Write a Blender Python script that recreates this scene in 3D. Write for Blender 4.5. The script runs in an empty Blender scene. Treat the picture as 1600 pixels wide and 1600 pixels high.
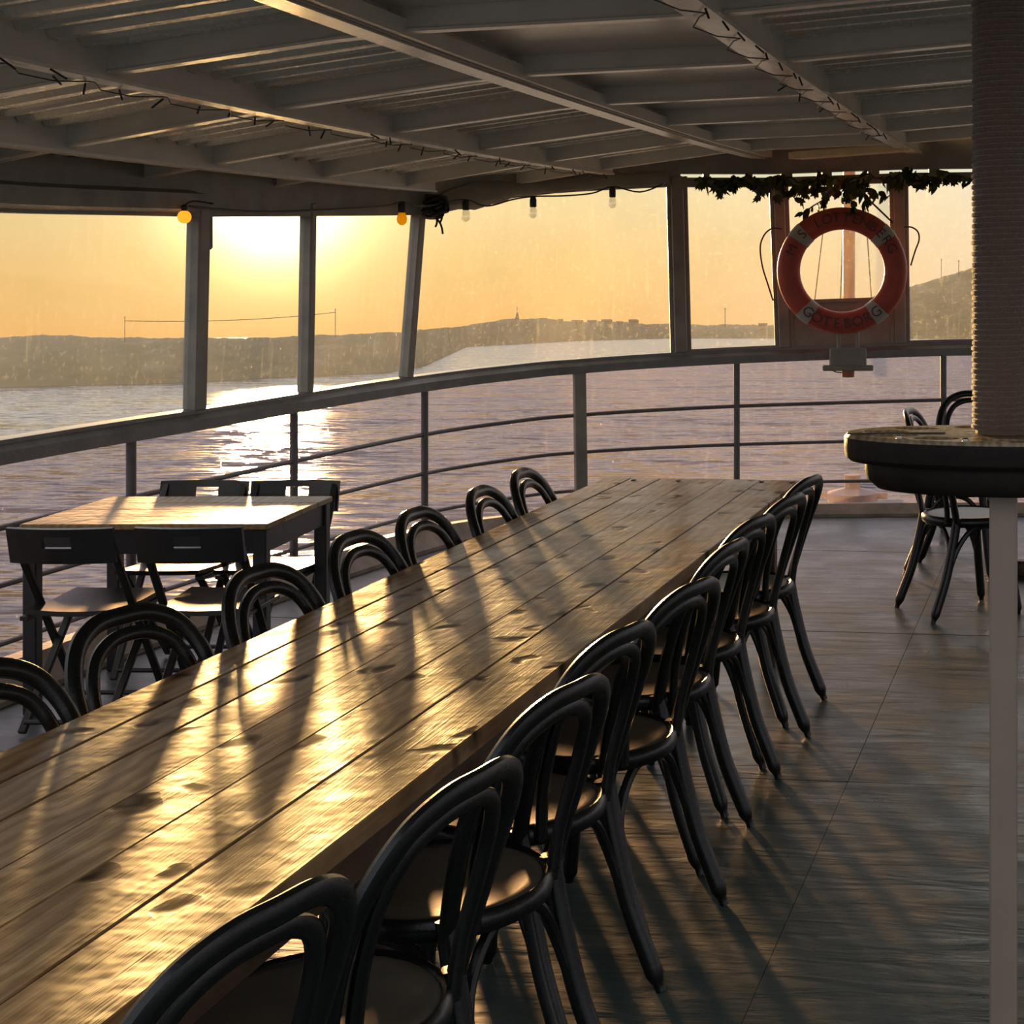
import bpy, bmesh, math, random
from mathutils import Vector, Matrix
R = math.radians
rnd = random.Random(7)
scene = bpy.context.scene
COL = scene.collection

# ------------------------------------------------------------------ camera
F, CX, CY, ZC = 2500.0, 1400.0, 412.0, 1.65        # focal length and optical axis of the photograph, eye height
TH = math.atan(280 / F)
FWD = Vector((-math.sin(TH), math.cos(TH), 0)); RGT = Vector((math.cos(TH), math.sin(TH), 0)); UP = Vector((0, 0, 1))
EYE = Vector((0, 0, ZC))
cam = bpy.data.cameras.new('camera'); camo = bpy.data.objects.new('camera', cam); COL.objects.link(camo)
camo.location = EYE; camo.rotation_euler = (math.pi / 2, 0, TH)
cam.sensor_width = 36; cam.lens = 36 * F / 1600
cam.shift_x = -(CX - 800) / 1600; cam.shift_y = -(800 - CY) / 1600
cam.clip_start = 0.05; cam.clip_end = 20000
scene.camera = camo

# ------------------------------------------------------------------ sea frame, sun and sky
HOR = 524.0                                         # the sea horizon: the ship is trimmed a little by the bow
SEAUP = (UP + FWD * ((HOR - CY) / F)).normalized()
SUN = (FWD + RGT * ((430 - CX) / F) + UP * ((CY - 285) / F)).normalized()
world = bpy.data.worlds.new('sky'); scene.world = world; world.use_nodes = True
wn = world.node_tree; wn.nodes.clear()
def wnode(t, **kw):
    n = wn.nodes.new(t)
    for k, v in kw.items(): setattr(n, k, v)
    return n
tc = wnode('ShaderNodeTexCoord')
def wdot(v):
    n = wnode('ShaderNodeVectorMath', operation='DOT_PRODUCT'); wn.links.new(tc.outputs['Generated'], n.inputs[0]); n.inputs[1].default_value = v
    return n.outputs['Value']
def wmath(op, a, b=None, clamp=False):
    n = wnode('ShaderNodeMath', operation=op, use_clamp=clamp)
    for i, x in enumerate((a, b)):
        if x is None: continue
        if isinstance(x, (int, float)): n.inputs[i].default_value = x
        else: wn.links.new(x, n.inputs[i])
    return n.outputs[0]
elev = wdot(SEAUP); sdot = wdot(SUN)
ramp = wnode('ShaderNodeValToRGB'); wn.links.new(elev, ramp.inputs[0])
cr = ramp.color_ramp
stops = [(0.0, (.285, .155, .048)), (.045, (.27, .183, .071)), (.10, (.262, .236, .139)), (.2, (.38, .37, .35)), (.42, (.47, .50, .57)), (1.0, (.48, .54, .64))]
cr.elements[0].position = stops[0][0]; cr.elements[0].color = (*stops[0][1], 1)
cr.elements[1].position = stops[-1][0]; cr.elements[1].color = (*stops[-1][1], 1)
for p, c in stops[1:-1]:
    e = cr.elements.new(p); e.color = (*c, 1)
# away from the sun the dusk sky is cooler and darker
away = wnode('ShaderNodeMapRange'); wn.links.new(sdot, away.inputs[0])
away.inputs[1].default_value = .70; away.inputs[2].default_value = .985; away.inputs[3].default_value = .0; away.inputs[4].default_value = 1.0
mixc = wnode('ShaderNodeMix', data_type='RGBA'); wn.links.new(away.outputs[0], mixc.inputs[0])
mixc.inputs[6].default_value = (.31, .325, .36, 1); wn.links.new(ramp.outputs[0], mixc.inputs[7])
om = wmath('SUBTRACT', 1.0, sdot)
glow = wmath('ADD', wmath('MULTIPLY', wmath('POWER', 2.718, wmath('MULTIPLY', om, -1700.0)), 7.0),
             wmath('MULTIPLY', wmath('POWER', 2.718, wmath('MULTIPLY', om, -330.0)), .55))
gcol = wnode('ShaderNodeMix', data_type='RGBA', blend_type='ADD'); gcol.inputs[0].default_value = 1
gsc = wnode('ShaderNodeVectorMath', operation='SCALE'); gsc.inputs[0].default_value = (.40, .31, .14); wn.links.new(glow, gsc.inputs['Scale'])
wn.links.new(mixc.outputs[2], gcol.inputs[6]); wn.links.new(gsc.outputs[0], gcol.inputs[7])
bg = wnode('ShaderNodeBackground'); bg.inputs[1].default_value = 1.0; wn.links.new(gcol.outputs[2], bg.inputs[0])
wo = wnode('ShaderNodeOutputWorld'); wn.links.new(bg.outputs[0], wo.inputs[0])

sl = bpy.data.lights.new('sun', 'SUN'); sl.energy = 5.0; sl.color = (1.0, .60, .22); sl.angle = R(2.6)
slo = bpy.data.objects.new('sun', sl); COL.objects.link(slo); slo.rotation_euler = (-SUN).to_track_quat('-Z', 'Y').to_euler(); slo.location = (-20, 40, 8)

vs = scene.view_settings
scene.display_settings.display_device = 'sRGB'
vs.view_transform = 'Standard'; vs.look = 'None'; vs.exposure = 1.58; vs.gamma = 1.0; vs.use_curve_mapping = False

# ------------------------------------------------------------------ helpers
def at(px, py, z=None, d=None):
    """point of the place seen at a picture position, at height z or at depth d"""
    if d is None: d = F * (ZC - z) / (py - CY)
    return EYE + FWD * d + RGT * ((px - CX) / F * d) + UP * ((CY - py) / F * d)
def px_of(p):
    v = Vector((p[0], p[1], 0)); d = v.dot(FWD)
    return CX + F * v.dot(RGT) / d if d > .1 else -9999
def lerp_table(tab, x):
    if x <= tab[0][0]: return tab[0][1]
    for (a, va), (b, vb) in zip(tab, tab[1:]):
        if x <= b: return va + (vb - va) * (x - a) / (b - a)
    return tab[-1][1]
def catmull(P, n=8, closed=False):
    P = [Vector(p) for p in P]; out = []; m = len(P)
    for i in range(m if closed else m - 1):
        if closed: p0, p1, p2, p3 = P[i - 1], P[i], P[(i + 1) % m], P[(i + 2) % m]
        else: p0, p1, p2, p3 = P[max(i - 1, 0)], P[i], P[i + 1], P[min(i + 2, m - 1)]
        for k in range(n):
            t = k / n
            out.append(.5 * ((2 * p1) + (p2 - p0) * t + (2 * p0 - 5 * p1 + 4 * p2 - p3) * t * t + (3 * p1 - p0 - 3 * p2 + p3) * t ** 3))
    if not closed: out.append(P[-1])
    return out

class MB:
    def __init__(s): s.v = []; s.f = []; s.sm = True
    def add(s, vs_, fs):
        o = len(s.v); s.v += [tuple(v) for v in vs_]; s.f += [tuple(i + o for i in f) for f in fs]; return s
    def box(s, c, size, rot=None, chamfer=0.0):
        hx, hy, hz = size[0] / 2, size[1] / 2, size[2] / 2; c = Vector(c)
        M = rot if rot is not None else Matrix.Identity(3)
        if chamfer <= 0:
            vs_ = [c + M @ Vector((x * hx, y * hy, z * hz)) for z in (-1, 1) for y in (-1, 1) for x in (-1, 1)]
            return s.add(vs_, [(0, 2, 3, 1), (4, 5, 7, 6), (0, 1, 5, 4), (2, 6, 7, 3), (0, 4, 6, 2), (1, 3, 7, 5)])
        b = bmesh.new(); bmesh.ops.create_cube(b, size=1.0)
        for v in b.verts: v.co = Vector((v.co.x * 2 * hx, v.co.y * 2 * hy, v.co.z * 2 * hz))
        bmesh.ops.bevel(b, geom=list(b.edges), offset=chamfer, segments=1, affect='EDGES', profile=.5)
        b.verts.index_update()
        s.add([c + M @ v.co for v in b.verts], [[v.index for v in f.verts] for f in b.faces]); b.free(); return s
    def bar(s, a, b, w, h, chamfer=0.0, up=UP):
        a, b = Vector(a), Vector(b); y = (b - a).normalized(); x = y.cross(up)
        if x.length < 1e-4: x = Vector((1, 0, 0))
        x.normalize(); z = x.cross(y)
        return s.box((a + b) / 2, (w, (b - a).length, h), Matrix((x, y, z)).transposed(), chamfer)
    def tube(s, path, rx, ry=None, n=8, closed=False, ref=None, caps=True):
        P = [Vector(p) for p in path]; m = len(P); ry = rx if ry is None else ry
        fx = rx if callable(rx) else (lambda t: rx); fy = ry if callable(ry) else (lambda t: ry)
        T = []
        for i in range(m):
            if closed: t = P[(i + 1) % m] - P[i - 1]
            else: t = P[min(i + 1, m - 1)] - P[max(i - 1, 0)]
            T.append(t.normalized())
        N = Vector(ref) if ref is not None else (Vector((0, 0, 1)) if abs(T[0].z) < .9 else Vector((1, 0, 0)))
        vs_ = []; 
        for i in range(m):
            if ref is not None and abs(Vector(ref).normalized().dot(T[i])) < .95: N = Vector(ref)
            N = (N - T[i] * N.dot(T[i])).normalized(); B = T[i].cross(N); t = i / (m - 1)
            for k in range(n):
                a = 2 * math.pi * k / n
                vs_.append(P[i] + N * (math.cos(a) * fx(t)) + B * (math.sin(a) * fy(t)))
        fs = []
        for i in range(m if closed else m - 1):
            j = (i + 1) % m
            for k in range(n):
                l = (k + 1) % n
                fs.append((i * n + k, i * n + l, j * n + l, j * n + k))
        if not closed and caps: fs += [tuple(range(n))[::-1], tuple((m - 1) * n + k for k in range(n))]
        return s.add(vs_, fs)
    def lathe(s, prof, c=(0, 0, 0), n=24, cap0=True, cap1=True):
        c = Vector(c); m = len(prof)
        vs_ = [c + Vector((r * math.cos(2 * math.pi * k / n), r * math.sin(2 * math.pi * k / n), z)) for r, z in prof for k in range(n)]
        fs = [(i * n + k, i * n + (k + 1) % n, (i + 1) * n + (k + 1) % n, (i + 1) * n + k) for i in range(m - 1) for k in range(n)]
        if cap0: fs.append(tuple(range(n))[::-1])
        if cap1: fs.append(tuple((m - 1) * n + k for k in range(n)))
        return s.add(vs_, fs)
    def sweep(s, secs, closed_sec=True, cap=True):
        """loft through a list of equal-length section point lists"""
        n = len(secs[0]); vs_ = [p for q in secs for p in q]
        fs = []
        for i in range(len(secs) - 1):
            for k in range(n if closed_sec else n - 1):
                l = (k + 1) % n
                fs.append((i * n + k, i * n + l, (i + 1) * n + l, (i + 1) * n + k))
        if closed_sec and cap: fs += [tuple(range(n))[::-1], tuple((len(secs) - 1) * n + k for k in range(n))]
        return s.add(vs_, fs)
    def mesh(s, name, mat=None, smooth=False):
        me = bpy.data.meshes.new(name); me.from_pydata(s.v, [], s.f)
        b = bmesh.new(); b.from_mesh(me); bmesh.ops.recalc_face_normals(b, faces=b.faces); b.to_mesh(me); b.free()
        if mat: me.materials.append(mat)
        if smooth:
            me.polygons.foreach_set('use_smooth', [True] * len(me.polygons))
            try: me.set_sharp_from_angle(angle=R(42))
            except Exception: pass
        me.update(); return me
    def build(s, name, mat, parent=None, smooth=False, loc=None, rotz=0.0):
        return link(name, s.mesh(name, mat, smooth), parent, loc, rotz)
def link(name, me, parent=None, loc=None, rotz=0.0):
    o = bpy.data.objects.new(name, me); COL.objects.link(o)
    if parent is not None: o.parent = parent
    if loc is not None: o.location = loc
    if rotz: o.rotation_euler = (0, 0, rotz)
    return o
def tag(o, label=None, cat=None, group=None, kind=None):
    if label: o['label'] = label
    if cat: o['category'] = cat
    if group: o['group'] = group
    if kind: o['kind'] = kind
    return o
def thing(name, label, cat, loc=(0, 0, 0), rotz=0.0, group=None):
    o = bpy.data.objects.new(name, None); COL.objects.link(o); o.location = loc; o.rotation_euler = (0, 0, rotz); o.empty_display_size = .1
    return tag(o, label, cat, group)
def copy_tree(o, parent=None):
    c = o.copy(); COL.objects.link(c); c.parent = parent
    for ch in list(o.children):
        copy_tree(ch, c)
    return c

# ------------------------------------------------------------------ materials
class NT:
    def __init__(s, name):
        s.m = bpy.data.materials.new(name); s.m.use_nodes = True; s.t = s.m.node_tree; s.t.nodes.clear()
        s.out = s.t.nodes.new('ShaderNodeOutputMaterial')
    def n(s, typ, ins=None, **kw):
        x = s.t.nodes.new(typ)
        for k, v in kw.items(): setattr(x, k, v)
        for k, v in (ins or {}).items():
            if hasattr(v, 'is_linked') or hasattr(v, 'links'): s.t.links.new(v, x.inputs[k])
            else: x.inputs[k].default_value = v
        return x
    def coord(s, scale=(1, 1, 1), rand=0.0, space='Object'):
        c = s.n('ShaderNodeTexCoord').outputs[space]
        if rand:
            oi = s.n('ShaderNodeObjectInfo').outputs['Random']
            ml = s.n('ShaderNodeMath', {0: oi, 1: rand}, operation='MULTIPLY').outputs[0]
            cb = s.n('ShaderNodeCombineXYZ', {0: ml, 1: ml, 2: ml}).outputs[0]
            c = s.n('ShaderNodeVectorMath', {0: c, 1: cb}, operation='ADD').outputs[0]
        return s.n('ShaderNodeMapping', {'Vector': c, 'Scale': scale}).outputs[0]
    def noise(s, vec, scale, detail=4, rough=.55, dist=0.0):
        return s.n('ShaderNodeTexNoise', {'Vector': vec, 'Scale': scale, 'Detail': detail, 'Roughness': rough, 'Distortion': dist}).outputs[0]
    def ramp(s, fac, stops):
        r = s.n('ShaderNodeValToRGB', {0: fac}); e = r.color_ramp.elements
        e[0].position, e[0].color = stops[0][0], (*stops[0][1], 1); e[1].position, e[1].color = stops[-1][0], (*stops[-1][1], 1)
        for p, c in stops[1:-1]:
            q = e.new(p); q.color = (*c, 1)
        return r.outputs[0]
    def rng(s, v, a, b, c, d):
        return s.n('ShaderNodeMapRange', {0: v, 1: a, 2: b, 3: c, 4: d}).outputs[0]
    def mix(s, f, a, b, mode='MIX'):
        x = s.n('ShaderNodeMix', data_type='RGBA', blend_type=mode)
        for i, v in ((0, f), (6, a), (7, b)):
            if hasattr(v, 'is_linked'): s.t.links.new(v, x.inputs[i])
            else: x.inputs[i].default_value = v if i == 0 else (*v, 1)
        return x.outputs[2]
    def math(s, op, a, b=0.0, clamp=False):
        return s.n('ShaderNodeMath', {0: a, 1: b}, operation=op, use_clamp=clamp).outputs[0]
    def bump(s, h, strength=.3, dist=.01, normal=None):
        d = {'Height': h, 'Strength': strength, 'Distance': dist}
        if normal is not None: d['Normal'] = normal
        return s.n('ShaderNodeBump', d).outputs[0]
    def bsdf(s, **ins):
        return s.n('ShaderNodeBsdfPrincipled', {k.replace('_', ' '): v for k, v in ins.items()}).outputs[0]
    def done(s, sh):
        s.t.links.new(sh, s.out.inputs[0]); return s.m
def c4(c): return (*c, 1)

def painted(name, col, rough=.5, var=.25, scale=6.0, bump=.15, metal=0.0, spec=.5, rust=None):
    t = NT(name); v = t.coord((1, 1, 1), 9.0); a = t.noise(v, scale, 5); b = t.noise(v, scale * 9, 3)
    c = t.mix(t.rng(a, .3, .7, 0, 1), tuple(x * (1 - var) for x in col), tuple(min(1, x * (1 + var)) for x in col))
    if rust:
        c = t.mix(t.rng(a, .60, .68, 0, 1), c, rust)
    return t.done(t.bsdf(Base_Color=c, Roughness=t.rng(b, .2, .8, rough * .8, min(1, rough * 1.2)), Metallic=metal, Specular_IOR_Level=spec, Normal=t.bump(b, bump, .004)))

M = {}
M['beam'] = painted('white_beam_paint', (.72, .71, .65), .40, .10, 5, .25)
M['sheet'] = painted('corrugated_sheet', (.69, .69, .63), .27, .08, 2, .0, metal=.35, spec=.6)
M['flange'] = painted('lit_flange_paint', (.80, .76, .68), .25, .06, 3, .02, spec=.8)  # paler, warmer copy of the beam paint: light on the lower edges put into colour
M['panel'] = painted('ceiling_panel_paint', (.70, .69, .63), .24, .08, 2, .06, spec=.6)
M['frame'] = painted('window_frame_paint', (.25, .23, .19), .45, .2, 7, .25)
M['sill'] = painted('sill_paint', (.15, .15, .135), .35, .25, 8, .3)
M['rail'] = painted('rail_steel_paint', (.13, .125, .125), .4, .2, 12, .2)
M['fascia'] = painted('fascia_board', (.25, .245, .215), .5, .2, 6, .3)
M['coaming'] = painted('coaming_board', (.27, .22, .16), .5, .35, 7, .3)
M['hull'] = painted('hull_paint', (.5, .5, .48), .5, .1, 1)
M['black'] = painted('black_resin', (.0055, .0058, .005), .30, .2, 20, .08, spec=.38)
M['seat'] = painted('dark_seat', (.13, .112, .085), .36, .2, 12, .05)
M['darkmetal'] = painted('dark_table_paint', (.022, .022, .026), .38, .2, 14, .1)
M['foldblack'] = painted('folding_chair_paint', (.018, .017, .016), .36, .2, 14, .08)
M['cable'] = painted('black_cable', (.012, .012, .012), .5, .1, 20, .05)
M['white'] = painted('aged_white', (.42, .41, .38), .45, .1, 10, .1)
M['buoy'] = painted('faded_red', (.46, .075, .05), .5, .18, 8, .15)
M['band'] = painted('buoy_band', (.40, .385, .35), .55, .1, 10, .1)
M['letter'] = painted('dark_lettering', (.12, .045, .04), .6, .05, 10, .05)
M['rope_red'] = painted('grab_rope', (.17, .05, .06), .7, .1, 30, .2)
M['amber'] = painted('amber_box', (.38, .12, .04), .4, .1, 10, .1)
M['strip'] = painted('raw_wood_frame', (.88, .66, .38), .5, .15, 8, .2)
M['mast'] = painted('varnished_mast', (.42, .17, .075), .35, .15, 5, .1)
M['post'] = painted('grey_post_paint', (.30, .225, .17), .5, .08, 5, .1)
M['bollard'] = painted('bollard_paint', (.55, .44, .40), .6, .15, 6, .2)
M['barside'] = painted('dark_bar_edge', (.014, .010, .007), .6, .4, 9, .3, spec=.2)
M['steel'] = painted('bright_stud', (.6, .55, .45), .25, .1, 10, .05, metal=1.0)
M['house'] = painted('house_wall', (.25, .2, .16), .8, .2, .3, 0)
M['pole'] = painted('far_pole', (.10, .08, .06), .8, .1, 1, 0)

def table_wood(name, light, dark, sc=1.0, rough=(.36, .62), knots=True):
    t = NT(name)
    v = t.coord((1, 1, 1), 37.0)
    st = t.n('ShaderNodeMapping', {'Vector': v, 'Scale': (16 * sc, .75 * sc, 16 * sc)}).outputs[0]
    warp = t.noise(v, 2.2 * sc, 3)
    st2 = t.n('ShaderNodeVectorMath', {0: st, 1: t.n('ShaderNodeCombineXYZ', {0: t.math('MULTIPLY', warp, 2.2), 1: 0.0, 2: 0.0}).outputs[0]}, operation='ADD').outputs[0]
    g = t.noise(st2, 1.6, 6, .62)
    fine = t.noise(t.n('ShaderNodeMapping', {'Vector': v, 'Scale': (130 * sc, 3.0 * sc, 130 * sc)}).outputs[0], 1.5, 3)
    blot = t.noise(v, 1.7 * sc, 4, .6)
    wave = t.n('ShaderNodeTexWave', {'Vector': st2, 'Scale': .55, 'Distortion': 6.0, 'Detail': 3.0, 'Detail Scale': 1.2}, wave_type='BANDS', bands_direction='X').outputs[1]
    gm = t.math('ADD', t.math('MULTIPLY', g, .75), t.math('MULTIPLY', wave, .25))
    c = t.mix(t.rng(gm, .32, .72, 0, 1), dark, light)
    c = t.mix(t.rng(blot, .5, .72, 0, .65), c, tuple(x * .42 for x in dark))
    c = t.mix(t.rng(fine, .35, .75, .0, .35), c, tuple(x * .6 for x in dark))
    h = t.math('ADD', t.math('MULTIPLY', g, .5), t.math('ADD', t.math('MULTIPLY', fine, .3), t.math('MULTIPLY', t.noise(v, 6.0 * sc, 3, .6), 2.2)))
    if knots:
        kv = t.n('ShaderNodeMapping', {'Vector': t.n('ShaderNodeVectorMath', {0: v, 1: t.n('ShaderNodeTexNoise', {'Vector': v, 'Scale': 9.0, 'Detail': 2.0}).outputs[1]}, operation='MULTIPLY_ADD').outputs[0], 'Scale': (8.0, 5.0, 1.0)}).outputs[0]
        # scale the warping noise down
        ma = kv.node.inputs['Vector'].links[0].from_node
        ma.inputs[0].default_value = (0, 0, 0)
        t.t.links.new(ma.inputs[1].links[0].from_socket, ma.inputs[0]); t.t.links.remove(ma.inputs[1].links[0]); ma.inputs[1].default_value = (.15, .15, .0)
        t.t.links.new(v, ma.inputs[2])
        vo = t.n('ShaderNodeTexVoronoi', {'Vector': kv, 'Scale': 1.0, 'Randomness': 1.0}, voronoi_dimensions='2D')
        dist, vc = vo.outputs['Distance'], vo.outputs['Color']
        keep = t.rng(t.n('ShaderNodeSeparateColor', {0: vc}).outputs[0], .58, .60, 0, 1)
        k = t.math('MULTIPLY', t.rng(dist, .06, .23, 1, 0), keep)
        halo = t.math('MULTIPLY', t.rng(dist, .15, .45, 1, 0), keep)
        c = t.mix(t.math('MULTIPLY', halo, .45), c, tuple(x * .8 for x in dark))
        c = t.mix(t.math('MULTIPLY', k, .88), c, (.030, .014, .007))
        h = t.math('SUBTRACT', h, t.math('MULTIPLY', k, .8))
    dirt = t.noise(v, 5.0, 5, .65)
    ro = t.rng(dirt, .3, .7, rough[0], rough[1]); sp_ = t.math('MULTIPLY', t.rng(gm, .3, .7, .25, .55), t.rng(blot, .45, .75, 1.0, .35))
    if knots: ro = t.math('ADD', ro, t.math('MULTIPLY', k, .5), True)
    if knots: sp_ = t.math('MULTIPLY', sp_, t.math('SUBTRACT', 1.0, t.math('MULTIPLY', k, .85)))
    return t.done(t.bsdf(Base_Color=c, Roughness=ro, Specular_IOR_Level=sp_, Normal=t.bump(h, .6, .0045), Coat_Weight=.18, Coat_Roughness=.2))
M['plank'] = table_wood('varnished_pine', (.47, .28, .115), (.23, .115, .045))
M['smalltop'] = table_wood('small_table_pine', (.50, .36, .20), (.34, .22, .11), 1.0, (.38, .55), False)
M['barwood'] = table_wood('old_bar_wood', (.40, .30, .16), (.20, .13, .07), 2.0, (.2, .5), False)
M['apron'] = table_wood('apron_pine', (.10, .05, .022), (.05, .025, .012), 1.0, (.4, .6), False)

t = NT('painted_deck')
v = t.coord((1, 1, 1), 0)
rip = t.noise(t.n('ShaderNodeMapping', {'Vector': v, 'Scale': (1.6, 7.5, 1)}).outputs[0], 1.5, 4, .55, .4)
big = t.noise(v, .55, 4, .6); med = t.noise(v, 3.0, 5, .65); sml = t.noise(v, 40, 3)
c = t.mix(t.rng(big, .35, .65, 0, 1), (.055, .092, .088), (.085, .115, .106))
c = t.mix(t.rng(med, .52, .72, 0, .75), c, (.24, .22, .175))
c = t.mix(t.rng(sml, .62, .72, 0, .5), c, (.02, .025, .024))
h = t.math('ADD', t.math('MULTIPLY', rip, 1.0), t.math('ADD', t.math('MULTIPLY', med, .35), t.math('MULTIPLY', sml, .04)))
M['deck'] = t.done(t.bsdf(Base_Color=c, Roughness=t.rng(med, .3, .7, .24, .50), Specular_IOR_Level=.6, Normal=t.bump(h, .4, .012)))

def glass(name, tint, dirt_col, base, speck, gloss=.06, streak=True):
    t = NT(name); v = t.coord((1, 1, 1), 11.0)
    film = t.noise(v, 1.3, 5, .6)
    sp = t.noise(v, 38.0, 3, .7)
    sp2 = t.noise(t.n('ShaderNodeMapping', {'Vector': v, 'Scale': (9, 9, .7)}).outputs[0], 3.0, 3, .6)
    vor = t.n('ShaderNodeTexVoronoi', {'Vector': v, 'Scale': 7.0}).outputs['Distance']
    spots = t.rng(vor, .02, .06, 1, 0)
    fac = t.math('ADD', t.rng(film, .3, .75, base * .55, base * 1.5), t.math('MULTIPLY', t.rng(sp, .56, .72, 0, 1), speck))
    fac = t.math('ADD', fac, t.math('MULTIPLY', t.rng(sp2, .60, .80, 0, 1), speck * .9))
    fac = t.math('ADD', fac, t.math('MULTIPLY', spots, .25), True)
    tr = t.n('ShaderNodeBsdfTransparent', {0: c4(tint)}).outputs[0]
    dt = t.n('ShaderNodeBsdfTranslucent', {0: c4(dirt_col)}).outputs[0]
    df = t.n('ShaderNodeBsdfDiffuse', {0: c4(dirt_col)}).outputs[0]
    d = t.n('ShaderNodeMixShader', {0: .35, 1: dt, 2: df}).outputs[0]
    gl = t.n('ShaderNodeBsdfGlossy', {0: (1, 1, 1, 1), 'Roughness': .03}).outputs[0]
    a = t.n('ShaderNodeMixShader', {0: fac, 1: tr, 2: d}).outputs[0]
    lw = t.n('ShaderNodeLayerWeight', {'Blend': .5}).outputs['Facing']
    fr = t.math('ADD', t.math('MULTIPLY', t.math('POWER', lw, 5.0), .5), .025)
    return t.done(t.n('ShaderNodeMixShader', {0: fr, 1: a, 2: gl}).outputs[0])
M['pane'] = glass('dirty_window', (.98, .97, .93), (.85, .78, .62), .085, .12)
M['film'] = glass('tinted_screen', (.68, .585, .62), (.80, .68, .68), .05, .06)

t = NT('bulb_glass')
M['bulb'] = t.done(t.n('ShaderNodeMixShader', {0: .22, 1: t.n('ShaderNodeBsdfTransparent', {0: (.96, .95, .9, 1)}).outputs[0], 2: t.n('ShaderNodeBsdfGlossy', {0: (1, 1, 1, 1), 'Roughness': .05}).outputs[0]}).outputs[0])
def globe(name, col):
    t = NT(name)
    a = t.n('ShaderNodeBsdfTranslucent', {0: c4(col)}).outputs[0]
    return t.done(t.n('ShaderNodeMixShader', {0: .25, 1: a, 2: t.bsdf(Base_Color=c4(col), Roughness=.3)}).outputs[0])
M['orange'] = globe('orange_globe', (.95, .42, .04)); _t = M['orange'].node_tree; _p = [n for n in _t.nodes if n.type == 'BSDF_PRINCIPLED'][0]; _p.inputs['Emission Color'].default_value = (1, .40, .03, 1); _p.inputs['Emission Strength'].default_value = 1.2; M['yellow'] = globe('yellow_globe', (.9, .65, .05))

t = NT('leaf')
v = t.coord((1, 1, 1), 5.0); lc = t.mix(t.n('ShaderNodeObjectInfo').outputs['Random'], (.030, .040, .028), (.075, .11, .030))
M['leaf'] = t.done(t.n('ShaderNodeMixShader', {0: .22, 1: t.bsdf(Base_Color=lc, Roughness=.5), 2: t.n('ShaderNodeBsdfTranslucent', {0: lc}).outputs[0]}).outputs[0])

t = NT('sisal_rope')
v = t.coord(); a = t.noise(v, 160, 3, .7); b = t.noise(v, 9, 3)
c = t.mix(a, (.085, .047, .025), (.23, .135, .075)); c = t.mix(t.rng(b, .3, .7, 0, .4), c, (.11, .062, .036))
M['sisal'] = t.done(t.bsdf(Base_Color=c, Roughness=.85, Sheen_Weight=.4, Normal=t.bump(a, .8, .004)))

t = NT('sea_water')
v = t.coord()
def vnoise(sc, rot, detail, rough):
    m_ = t.n('ShaderNodeMapping', {'Vector': v, 'Scale': sc, 'Rotation': (0, 0, R(rot))}).outputs[0]
    c_ = t.n('ShaderNodeTexNoise', {'Vector': m_, 'Scale': 1.0, 'Detail': detail, 'Roughness': rough, 'Distortion': .4}).outputs[1]
    return t.n('ShaderNodeVectorMath', {0: c_, 1: (.5, .5, .5)}, operation='SUBTRACT').outputs[0]
n1 = t.n('ShaderNodeVectorMath', {0: vnoise((.12, .38, 1), 7, 4, .6), 1: (.16, .95, 0)}, operation='MULTIPLY').outputs[0]
n2 = t.n('ShaderNodeVectorMath', {0: vnoise((1.0, 3.0, 1), -8, 4, .65), 1: (.34, 1.7, 0)}, operation='MULTIPLY').outputs[0]
nn_ = t.n('ShaderNodeVectorMath', {0: t.n('ShaderNodeVectorMath', {0: n1, 1: n2}, operation='ADD').outputs[0], 1: (0, -.13, 1)}, operation='ADD').outputs[0]
nw = t.n('ShaderNodeVectorTransform', {0: nn_}, vector_type='NORMAL', convert_from='OBJECT', convert_to='WORLD').outputs[0]
M['sea'] = t.done(t.bsdf(Base_Color=(.050, .045, .050, 1), Roughness=.09, IOR=1.33, Specular_IOR_Level=.4, Normal=nw))

t = NT('far_shore')
v = t.coord((1, .35, 3)); a = t.noise(v, .05, 6, .75); b = t.noise(v, .3, 4, .7)
c = t.mix(t.rng(a, .35, .65, 0, 1), (.10, .092, .055), (.20, .17, .10)); c = t.mix(t.rng(b, .55, .7, 0, .5), c, (.30, .25, .17))
M['land'] = t.done(t.bsdf(Base_Color=c, Roughness=.95))

# ------------------------------------------------------------------ outline of the aft deck (plan of the ship's side and rounded stern)
RP = [(-4.15, -1.5, 0), (-4.15, 2, 0), (-4.14, 4, 0), (-4.107, 5.73, 0), (-4.07, 6.6, 0), (-3.97, 7.76, 0), (-3.79, 8.9, 0), (-3.52, 9.5, 0), (-3.14, 9.92, 0),
      (-2.2, 10.27, 0), (-.88, 10.52, 0), (.5, 10.65, 0), (2, 10.58, 0), (3.5, 10.15, 0), (4.6, 9.4, 0), (5.2, 8.1, 0), (5.55, 5.7, 0), (5.65, 2, 0), (5.65, -1.5, 0)]
RAIL = catmull(RP, 14)
NR = len(RAIL)
def rail_n(i):
    tng = (RAIL[min(i + 1, NR - 1)] - RAIL[max(i - 1, 0)]).normalized()
    return Vector((tng.y, -tng.x, 0))             # towards the deck
RN = [rail_n(i) for i in range(NR)]
RPX = [px_of(p) for p in RAIL]
IVIS = [i for i in range(NR) if RAIL[i].y > 3.0 and RAIL[i].x < 3.0]
def rail_par(px, off=0.0):
    """fractional index along the outline (shifted inwards) whose picture column is px"""
    prev = None
    for i in IVIS:
        q = px_of(RAIL[i] + RN[i] * off)
        if prev is not None and prev[1] <= px <= q: return prev[0] + (px - prev[1]) / (q - prev[1])
        prev = (i, q)
    return IVIS[0] if px < RPX[IVIS[0]] else IVIS[-1]
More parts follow.
